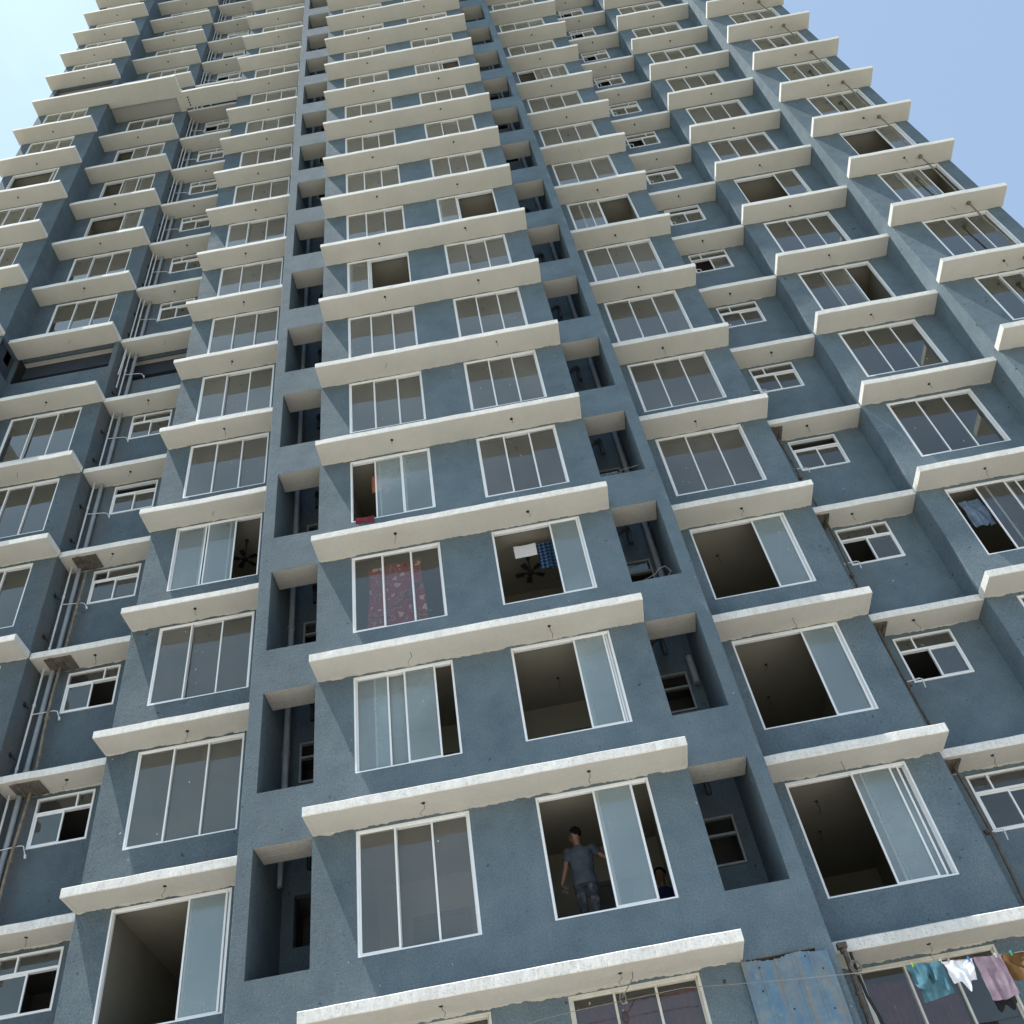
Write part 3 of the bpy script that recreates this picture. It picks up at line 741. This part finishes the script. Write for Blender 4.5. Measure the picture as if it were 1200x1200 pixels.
c = cloth('shorts', shirt_outline(4.90, 5.35, lambda u: -.30-.05*math.sin(u*6.28)-.10*(u > .75)*1.0+(.10 if abs(u-.5) < .06 else 0), .10), -.27, wb, .05, 11, 34, 18, seed=1)
tag(c, 'teal blue shorts pegged at the left end of the washing', 'clothes', 'washing on the clothesline')
c = cloth('towel', shirt_outline(4.98, 5.38, lambda u: -.44+.05*u, .0), -.19, wb, .015, 7, 26, 14, seed=6)
tag(c, 'teal cloth hanging behind the teal blue shorts on the line', 'clothes', 'washing on the clothesline')
c = cloth('shirt', shirt_outline(5.37, 5.74, lambda u: -.27-(.14*max(0, 1-abs(u-.52)/.22)), .08), -.25, cloth_mat('white_shirt_cloth', [(.3, (.66, .67, .72)), (.7, (.78, .79, .84))], 8), .03, 8, 34, 16, seed=2)
tag(c, 'small white shirt pegged between the teal and mauve washing', 'clothes', 'washing on the clothesline')
c = cloth('trousers', shirt_outline(5.76, 6.10, lambda u: -.52-.02*math.sin(u*4), .0), -.27, cloth_mat('mauve_cloth', [(.3, (.21, .15, .19)), (.7, (.31, .23, .28))], 8), .016, 9, 30, 18, seed=3)
tag(c, 'mauve trousers folded over the clothesline beside the white shirt', 'clothes', 'washing on the clothesline')
c = cloth('cloth', shirt_outline(5.80, 6.06, lambda u: -.61-.04*math.sin(u*11), .0), -.19, cloth_mat('black_cloth', [(.3, (.012, .012, .014)), (.7, (.025, .025, .028))], 8), .012, 8, 26, 14, seed=8)
tag(c, 'black cloth hanging behind the mauve trousers with its hem showing', 'clothes', 'washing on the clothesline')
c = cloth('shirt', shirt_outline(6.11, 6.62, lambda u: -.27-.06*math.sin(u*7), .0), -.25, cloth_mat('brown_cloth', [(.3, (.10, .05, .02)), (.7, (.17, .09, .035))], 8), .04, 10, 30, 14, seed=9)
tag(c, 'rust brown garment pegged at the right edge of the picture', 'clothes', 'washing on the clothesline')
pegcols = {'lime': (.35, .5, .03), 'blue': (.03, .16, .45), 'pale': (.6, .58, .5), 'green': (.05, .40, .28)}
for x, cn, lb in ((4.99, 'lime', 'lime green peg on the left end of the teal shorts'), (5.35, 'pale', 'pale peg between the teal shorts and the white shirt'), (5.70, 'blue', 'blue peg on the right shoulder of the white shirt'), (6.04, 'pale', 'pale peg on the right end of the mauve trousers'), (6.24, 'green', 'green peg on the brown garment')):
    z = line_z(x); mb = MB()
    mb.box(x-.007, x-.001, -.285, -.235, z-.03, z+.03); mb.box(x+.001, x+.007, -.285, -.235, z-.03, z+.03); mb.tube([(x-.012, -.262, z+.012), (x+.012, -.262, z+.012)], .008, 8)
    tag(link('clothes_peg', mb.mesh('clothes_peg', [simple('peg_'+cn, pegcols[cn], .4)])), lb, 'clothes peg', 'pegs on the clothesline')
# standing rusty post and black cable beside the lowest right window
mb = MB(); mb.tube([(4.34+.015*math.sin(i), .28, ZG+(6.76)*i/14) for i in range(15)], .034, 8)
for z in (-.2, -.75, -.9): mb.tube([(4.34, .28, z-.02), (4.34, .28, z+.02)], .048, 8)
mb.box(4.28, 4.41, .24, .33, -.16, -.09)
tag(link('rusty_post', mb.mesh('rusty_post', [M['rust']])), 'rusty steel post standing beside the window behind the clothesline', 'post')
mb = MB(); mb.tube([(4.43, .30, -.22), (4.42, .30, -.5), (4.44, .32, -.8), (4.50, .32, -1.1), (4.56, .34, -1.6), (4.5, .5, -3), (4.5, .6, ZG)], .022, 8)
tag(link('cable', mb.mesh('cable', [M['black']])), 'thick black cable running down beside the rusty post', 'cable')
mb = MB(); mb.tube([(1.45, -.3, -.165), (1.44, -.3, -.25), (1.33, -.3, -.38), (1.25, -.28, -.46)], .008, 5)
for i in range(9):
    a = i*.7; mb.tube([(1.26+.04*math.cos(a+t), -.28+.02*math.sin(a), -.47+.07*math.sin(a+t)) for t in (0, .8, 1.6, 2.4, 3.2)], .006, 4)
tag(link('wire_coil', mb.mesh('wire_coil', [M['rope']])), 'coil of wire dangling under the lowest central slab', 'wire')
for (x, y, z), lb in (((3.45, .08, 6.83), 'loose wire looping over the sill of the right shaft opening below'), ((3.35, .05, 9.84), 'bent wire lying in the right shaft opening one storey above the looping wire')):
    mb = MB(); P_ = [(x-.38, y+.1, z-.04), (x-.2, y+.05, z+.08), (x, y, z+.12), (x+.1, y, z+.24), (x+.22, y-.02, z+.26), (x+.3, y-.02, z+.12), (x+.22, y-.04, z-.02), (x+.12, y-.05, z-.1)]
    if z > 9: P_ = [(x-.36, .1, z-.02), (x-.2, .1, z+.12), (x, .1, z+.14), (x+.06, .08, z+.04), (x+.1, .1, z+.16), (x+.5, .12, z+.24)]
    mb.tube(P_, .007, 5); tag(link('loose_wire', mb.mesh('loose_wire', [M['rope']])), lb, 'wire')

# ------------------------------------------------------------------ ceiling fans
def fan(x, y, zc, drop, label, rot):
    root = bpy.data.objects.new('ceiling_fan', None); COL.objects.link(root); root.location = (x, y, zc-drop); tag(root, label, 'ceiling fan', 'ceiling fans behind open windows')
    mb = MB(); mb.tube([(0, 0, .03), (0, 0, drop)], .012, 8); mb.tube([(0, 0, drop-.07), (0, 0, drop)], [.02, .05], 10); link('rod', mb.mesh('rod', [M['black']]), root)
    mb = MB(); mb.tube([(0, 0, -.045), (0, 0, -.03), (0, 0, .02), (0, 0, .04)], [.04, .07, .07, .03], 14); link('motor', mb.mesh('motor', [M['black']]), root)
    for i in range(5):
        a = rot+i*2*math.pi/5; mb = MB(); u = Vector((math.cos(a), math.sin(a), 0)); w = Vector((-u.y, u.x, .12))
        def q(r, h, zz_): p = u*r+w*h; return (p.x, p.y, p.z+zz_)
        for r0, r1, h0, h1 in ((.06, .11, .015, .02), (.11, .16, .02, .05), (.16, .31, .05, .06)):
            for zz_ in (0, .006): mb.quad(q(r0, -h0, zz_), q(r1, -h1, zz_), q(r1, h1, zz_), q(r0, h0, zz_))
            mb.quad(q(r0, -h0, 0), q(r1, -h1, 0), q(r1, -h1, .006), q(r0, -h0, .006)); mb.quad(q(r0, h0, 0), q(r1, h1, 0), q(r1, h1, .006), q(r0, h0, .006))
        mb.quad(q(.31, -.06, 0), q(.31, .06, 0), q(.31, .06, .006), q(.31, -.06, .006))
        link('blade', mb.mesh('blade', [M['black']]), root)
fan(1.18, 1.0, 8.85, .42, 'small black ceiling fan hanging below the white cloth', .5)
fan(-5.2, 1.8, 11.85, .62, 'small black ceiling fan on a long rod in the left wing', 1.0)

# ------------------------------------------------------------------ people
class Blob(MB):
    """closed overlapping lofts that a voxel remesh fuses into one continuous surface"""
    def loft(s, rings, n=16):
        # rings: (x, y, z, rx, ry) ; rx across, ry front to back, axis follows the path
        P = [Vector(q[:3]) for q in rings]; base = len(s.v); m = len(P)
        R = list(rings)
        for i, p in enumerate(P):
            t = (P[min(i+1, m-1)]-P[max(i-1, 0)]).normalized()
            if abs(t.z) > .6: a = (Vector((1, 0, 0))-t*t.x).normalized()
            else: a = (Vector((0, 0, 1))-t*t.z).normalized()
            b_ = t.cross(a)
            for k in range(n):
                w = 2*math.pi*k/n; s.v.append(tuple(p+a*math.cos(w)*R[i][3]+b_*math.sin(w)*R[i][4]))
        for i in range(m-1):
            for k in range(n):
                a0 = base+i*n+k; a1 = base+i*n+(k+1) % n; s.f.append((a0, a1, a1+n, a0+n)); s.m.append(0)
        s.f.append(tuple(base+k for k in reversed(range(n)))); s.m.append(0)
        s.f.append(tuple(base+(m-1)*n+k for k in range(n))); s.m.append(0)
    def ball(s, c, r, n=14, m=10):
        base = len(s.v)
        s.v.append((c[0], c[1], c[2]+r[2]))
        for j in range(1, m):
            for i in range(n):
                th = math.pi*j/m; ph = 2*math.pi*i/n
                s.v.append((c[0]+math.sin(th)*math.cos(ph)*r[0], c[1]+math.sin(th)*math.sin(ph)*r[1], c[2]+math.cos(th)*r[2]))
        s.v.append((c[0], c[1], c[2]-r[2])); last = len(s.v)-1
        for i in range(n):
            s.f.append((base, base+1+i, base+1+(i+1) % n)); s.m.append(0)
            a = base+1+(m-2)*n; s.f.append((last, a+(i+1) % n, a+i)); s.m.append(0)
        for j in range(m-2):
            for i in range(n):
                a = base+1+j*n+i; b_ = base+1+j*n+(i+1) % n; s.f.append((a, a+n, b_+n, b_)); s.m.append(0)
    def limb(s, pts):
        """pts: (x, y, z, r); round joints and tapering segments"""
        for a, b_ in zip(pts, pts[1:]): s.loft([a[:3]+(a[3], a[3]), b_[:3]+(b_[3], b_[3])], 14)
        for a in pts: s.ball(a[:3], (a[3],)*3)
    def make(s, name, mat, parent, voxel, smooth=4, fold=0.):
        o = link(name, s.mesh(name, [mat], True), parent)
        md = o.modifiers.new('fuse', 'REMESH'); md.mode = 'VOXEL'; md.voxel_size = voxel; md.use_smooth_shade = True
        sm_ = o.modifiers.new('soften', 'SMOOTH'); sm_.factor = .5; sm_.iterations = smooth
        if fold:
            tx = bpy.data.textures.new('folds', 'CLOUDS'); tx.noise_scale = .11; tx.noise_depth = 2
            dm = o.modifiers.new('folds', 'DISPLACE'); dm.texture = tx; dm.strength = fold; dm.mid_level = .5
        return o
skin = simple('brown_skin', (.13, .065, .04), .55, 0, .06, 10)
hairm = simple('black_hair', (.006, .005, .005), .95, 0, .2, 60, .6); hairm.node_tree.nodes['Principled BSDF'].inputs['Specular IOR Level'].default_value = .08
def hand(B, wr, out):
    """palm, four unequal curled fingers and a thumb leaving the side of the palm; out = curl direction"""
    x, y, z = wr; B.loft([(x, y, z, .024, .018), (x, y, z-.05, .020, .036), (x, y, z-.095, .017, .040), (x, y, z-.105, .012, .036)], 12)
    for dy, L in ((-.031, .070), (-.011, .080), (.010, .076), (.030, .060)):
        B.limb([(x, y+dy, z-.098, .0092), (x+out*L*.22, y+dy, z-.098-L*.48, .0086), (x+out*L*.62, y+dy, z-.098-L*.72, .0078), (x+out*L*.92, y+dy, z-.098-L*.62, .007)])
    B.limb([(x, y-.028, z-.035, .013), (x+out*.022, y-.050, z-.066, .011), (x+out*.045, y-.050, z-.094, .0088)])
def ico(mb, c, r, n=12, m=9, f=None):
    base = len(mb.v)
    for j in range(m+1):
        for i in range(n):
            th = math.pi*j/m; ph = 2*math.pi*i/n
            p = Vector((math.sin(th)*math.cos(ph), math.sin(th)*math.sin(ph), math.cos(th)))
            if f: p = f(p)
            mb.v.append((c[0]+p.x*r[0], c[1]+p.y*r[1], c[2]+p.z*r[2]))
    for j in range(m):
        for i in range(n):
            a = base+j*n+i; b_ = base+j*n+(i+1) % n; mb.f.append((a, b_, b_+n, a+n)); mb.m.append(0)
def person(loc, label, shirt, jeans, face, arms, stance):
    """joints in metres relative to the point between the feet"""
    root = bpy.data.objects.new('person', None); COL.objects.link(root); root.location = loc; tag(root, label, 'person')
    fx, fy = face; px_, py_ = -fy, fx
    hx, hy = fx*.02, fy*.02
    B = Blob()
    B.loft([(0, 0, .86, .13, .09), (0, 0, .98, .135, .092), (0, 0, 1.12, .125, .085), (0, 0, 1.30, .150, .095), (0, 0, 1.40, .145, .088), (0, 0, 1.45, .08, .07)])
    B.loft([(0, .01, 1.42, .066, .066), (hx*.6, hy*.6+.004, 1.50, .056, .058), (hx, hy, 1.58, .058, .060)])
    B.ball((hx, hy, 1.665), (.078, .090, .105)); B.ball((hx+fx*.022, hy+fy*.022, 1.60), (.056, .060, .062))
    B.ball((hx+fx*.058, hy+fy*.058, 1.568), (.024, .024, .020))                      # chin
    B.limb([(hx+fx*.082, hy+fy*.082, 1.672, .010), (hx+fx*.104, hy+fy*.104, 1.632, .014)])  # nose
    B.ball((hx+fx*.084, hy+fy*.084, 1.602), (.018, .018, .010))                       # lips
    for q in (-1, 1):
        B.ball((hx+px_*q*.082, hy+py_*q*.082, 1.645), (.014, .014, .030))
        B.ball((hx+fx*.070+px_*q*.032, hy+fy*.070+py_*q*.032, 1.690), (.020, .020, .009))
    for s_, k in ((-1, 'l'), (1, 'r')):
        sh, el, wr = arms[k]
        B.limb([sh+(.052,), tuple(sh[i]*.5+el[i]*.5 for i in range(3))+(.047,), el+(.038,)])
        B.limb([el+(.037,), tuple(el[i]*.65+wr[i]*.35 for i in range(3))+(.038,), wr+(.025,)]); hand(B, wr, -s_)
        hp, kn, an = stance[k]
        B.limb([hp+(.075,), tuple(hp[i]*.5+kn[i]*.5 for i in range(3))+(.065,), kn+(.048,)]); B.limb([kn+(.046,), tuple(kn[i]*.65+an[i]*.35 for i in range(3))+(.048,), an+(.034,)])
        B.limb([(an[0], an[1]-.01, .04, .036), (an[0], an[1]+.10, .035, .034), (an[0]+s_*.01, an[1]+.18, .028, .026)])
    B.make('body', skin, root, .0065, 3)
    S_ = Blob()
    S_.loft([(0, .0, .83, .192, .140), (0, 0, .93, .182, .132), (0, 0, 1.06, .170, .120), (0, 0, 1.20, .182, .124), (0, 0, 1.32, .200, .124), (0, 0, 1.39, .190, .110), (0, 0, 1.435, .135, .092), (0, 0, 1.465, .078, .075)], 24)
    for k in 'lr':
        sh, el, wr = arms[k]; e2 = tuple(sh[i]*.32+el[i]*.68 for i in range(3)); s0 = (sh[0]*.75, sh[1], sh[2]-.035)
        S_.ball((sh[0]*.93, sh[1], sh[2]-.02), (.072, .066, .062)); S_.loft([s0+(.075, .075), tuple(sh[i]*.9+el[i]*.1 for i in range(3))+(.070, .070), e2+(.066, .066)])
    S_.make('shirt', shirt, root, .011, 4, .028)
    T_ = Blob()
    T_.loft([(0, 0, .80, .10, .09), (0, 0, .88, .168, .125), (0, 0, .98, .155, .112)], 20)
    for k in 'lr':
        hp, kn, an = stance[k]
        T_.limb([(hp[0], hp[1], hp[2]-.03, .092), tuple(hp[i]*.5+kn[i]*.5 for i in range(3))+(.084,), kn+(.066,), tuple(kn[i]*.6+an[i]*.4 for i in range(3))+(.064,)]); T_.loft([(kn[0], kn[1], kn[2]-.1, .062, .062), (an[0], an[1], .07, .060, .064)])
    T_.make('trousers', jeans, root, .011, 4, .024)
    for q in (-1, 1):
        E1 = Blob(); E1.ball((hx+fx*.079+px_*q*.031, hy+fy*.079+py_*q*.031, 1.665), (.011, .011, .009)); link('eye', E1.mesh('eye', [eyem], True), root)
    mb = MB(); f0 = Vector((fx, fy, 0)).normalized()
    def hair_f(p):
        q = p.copy(); fr = p.dot(f0)
        k = 1+.07*noise.noise(p*4)+.05*noise.noise(p*13)
        if p.z < -.1: q.z = -.1+(p.z+.1)*(1.05 if fr < -.1 else .35 if fr < .3 else 0)
        if fr > .35 and p.z < .62: q = q-f0*(fr-.35)*1.05
        return q*k
    ico(mb, (hx-fx*.010, hy-fy*.010, 1.705), (.097, .104, .098), 30, 22, hair_f)
    link('hair', mb.mesh('hair', [hairm], True), root)
    return root
eyem = simple('eye_white', (.10, .09, .08), .6)
jeans = cloth_mat('washed_jeans', [(.3, (.012, .015, .022)), (.52, (.03, .034, .042)), (.70, (.09, .09, .092))], 9)
shirtm = cloth_mat('grey_blue_shirt', [(.3, (.026, .033, .045)), (.7, (.055, .066, .08))], 4)
arms = {'l': ((-.185, .0, 1.42), (-.25, -.02, 1.16), (-.345, -.05, .90)), 'r': ((.19, .0, 1.42), (.335, .02, 1.27), (.50, .02, 1.17))}
stance = {'l': ((-.09, 0, .90), (-.085, 0, .49), (-.09, .02, .09)), 'r': ((.09, 0, .90), (.10, 0, .49), (.11, .02, .09))}
FZ = .60
person((1.07, .42, FZ), 'man in grey shirt and washed jeans standing with his back turned in the open window', shirtm, jeans, (-.88, .42), arms, stance)
mb = MB(); mb.box(-.035, .035, -.006, .006, -.075, .075)
ph = link('mobile_phone', mb.mesh('mobile_phone', [M['black']])); ph.location = (1.07-.345+.03, .42-.075, FZ+.80); ph.rotation_euler = (.5, .6, .9)
tag(ph, 'black phone held in the standing man\'s lowered hand', 'phone')
# stool the man stands on
st = bpy.data.objects.new('stool', None); COL.objects.link(st); st.location = (1.07, .48, .02); tag(st, 'wooden stool under the standing man', 'stool')
mb = MB(); mb.box(-.3, .3, -.18, .2, .545, .58); link('seat', mb.mesh('seat', [M['board']]), st)
for a in (-1, 1):
    for b_ in (-1, 1):
        mb = MB(); mb.tube([(a*.27, b_*.15+.01, 0), (a*.24, b_*.13+.01, .545)], .022, 8); link('leg', mb.mesh('leg', [M['board']]), st)
navy = cloth_mat('navy_cloth', [(.3, (.010, .014, .05)), (.7, (.02, .028, .09))], 5)
arms2 = {'l': ((-.185, .0, 1.42), (-.23, -.06, 1.14), (-.20, -.20, .93)), 'r': ((.185, .0, 1.42), (.25, -.05, 1.16), (.27, -.22, .98))}
person((2.26, 1.25, .10), 'person in navy shirt in the dim room at the right gap of the open window', navy, navy, (-.3, -.95), arms2, stance)

# ------------------------------------------------------------------ ground
gm, nt, b = nmat('dusty_concrete'); P = posn(nt)
c = ramp(nt, noise_tex(nt, P, .25, 6, .65), [(.3, (.44, .415, .38)), (.7, (.56, .535, .49))])
far = N(nt, 'ShaderNodeVectorMath', operation='LENGTH'); nt.links.new(P, far.inputs[0])
c = mixc(nt, mrange(nt, math_(nt, 'ADD', far.outputs['Value'], math_(nt, 'MULTIPLY', noise_tex(nt, P, .06, 4), 14)), 30, 40), c, ramp(nt, noise_tex(nt, P, .09, 6, .7), [(.35, (.16, .17, .11)), (.65, (.34, .31, .26))]))  # unseen ground, toned paler near the tower to shape the bounce light
c = mixc(nt, ramp(nt, noise_tex(nt, P, 2.5, 6, .75), [(.5, (0, 0, 0)), (.72, (.6, .6, .6))]), c, (.24, .22, .19))
nt.links.new(c, b.inputs['Base Color']); b.inputs['Roughness'].default_value = .95
bump(nt, b, noise_tex(nt, P, 14, 5), .4, .02)
mb = MB(); mb.quad((-900, -900, ZG), (900, -900, ZG), (900, 900, ZG), (-900, 900, ZG))
tag(link('ground', mb.mesh('ground', [gm])), kind='structure')

# ------------------------------------------------------------------ sun, sky
sd = Vector((-.365, -.102, 1.)).normalized()
EL = math.asin(sd.z); AZ = math.atan2(sd.x, sd.y)
sl = bpy.data.lights.new('sun', 'SUN'); sl.energy = 5.0; sl.angle = math.radians(.53); sl.color = (1., .955, .88)
so = bpy.data.objects.new('sun', sl); COL.objects.link(so); so.rotation_euler = (-sd).to_track_quat('-Z', 'Y').to_euler(); so.location = sd*120
w = bpy.data.worlds.new('World'); S.world = w; w.use_nodes = True; nt = w.node_tree; bg = nt.nodes['Background']
sk = N(nt, 'ShaderNodeTexSky', sky_type='NISHITA'); sk.sun_disc = False; sk.sun_elevation = EL; sk.sun_rotation = AZ
sk.air_density = 1.0; sk.dust_density = 1.0; sk.ozone_density = 1.6; sk.altitude = 0
hz = mixc(nt, .6, sk.outputs[0], (2.45, 3.4, 4.6))
tc = N(nt, 'ShaderNodeTexCoord')
cl = noise_tex(nt, stretch(nt, tc.outputs['Generated'], (1, 1, 2.2)), 2.4, 7, .62)
sxw = N(nt, 'ShaderNodeSeparateXYZ'); nt.links.new(tc.outputs['Generated'], sxw.inputs[0])
lf = mrange(nt, sxw.outputs[0], .25, -.42, .0, 1.)
hz = mixc(nt, math_(nt, 'MULTIPLY', lf, math_(nt, 'ADD', .35, ramp(nt, cl, [(.42, (0, 0, 0)), (.8, (.5, .5, .5))]))), hz, (4.2, 6.0, 7.2))
nt.links.new(hz, bg.inputs[0]); bg.inputs[1].default_value = .13
S.view_settings.view_transform = 'Standard'; S.view_settings.look = 'None'; S.view_settings.gamma = 1; S.view_settings.exposure = .66
S.cycles.max_bounces = 8; S.cycles.transparent_max_bounces = 16; S.cycles.diffuse_bounces = 5; S.cycles.glossy_bounces = 4
S.cycles.caustics_reflective = False; S.cycles.caustics_refractive = False
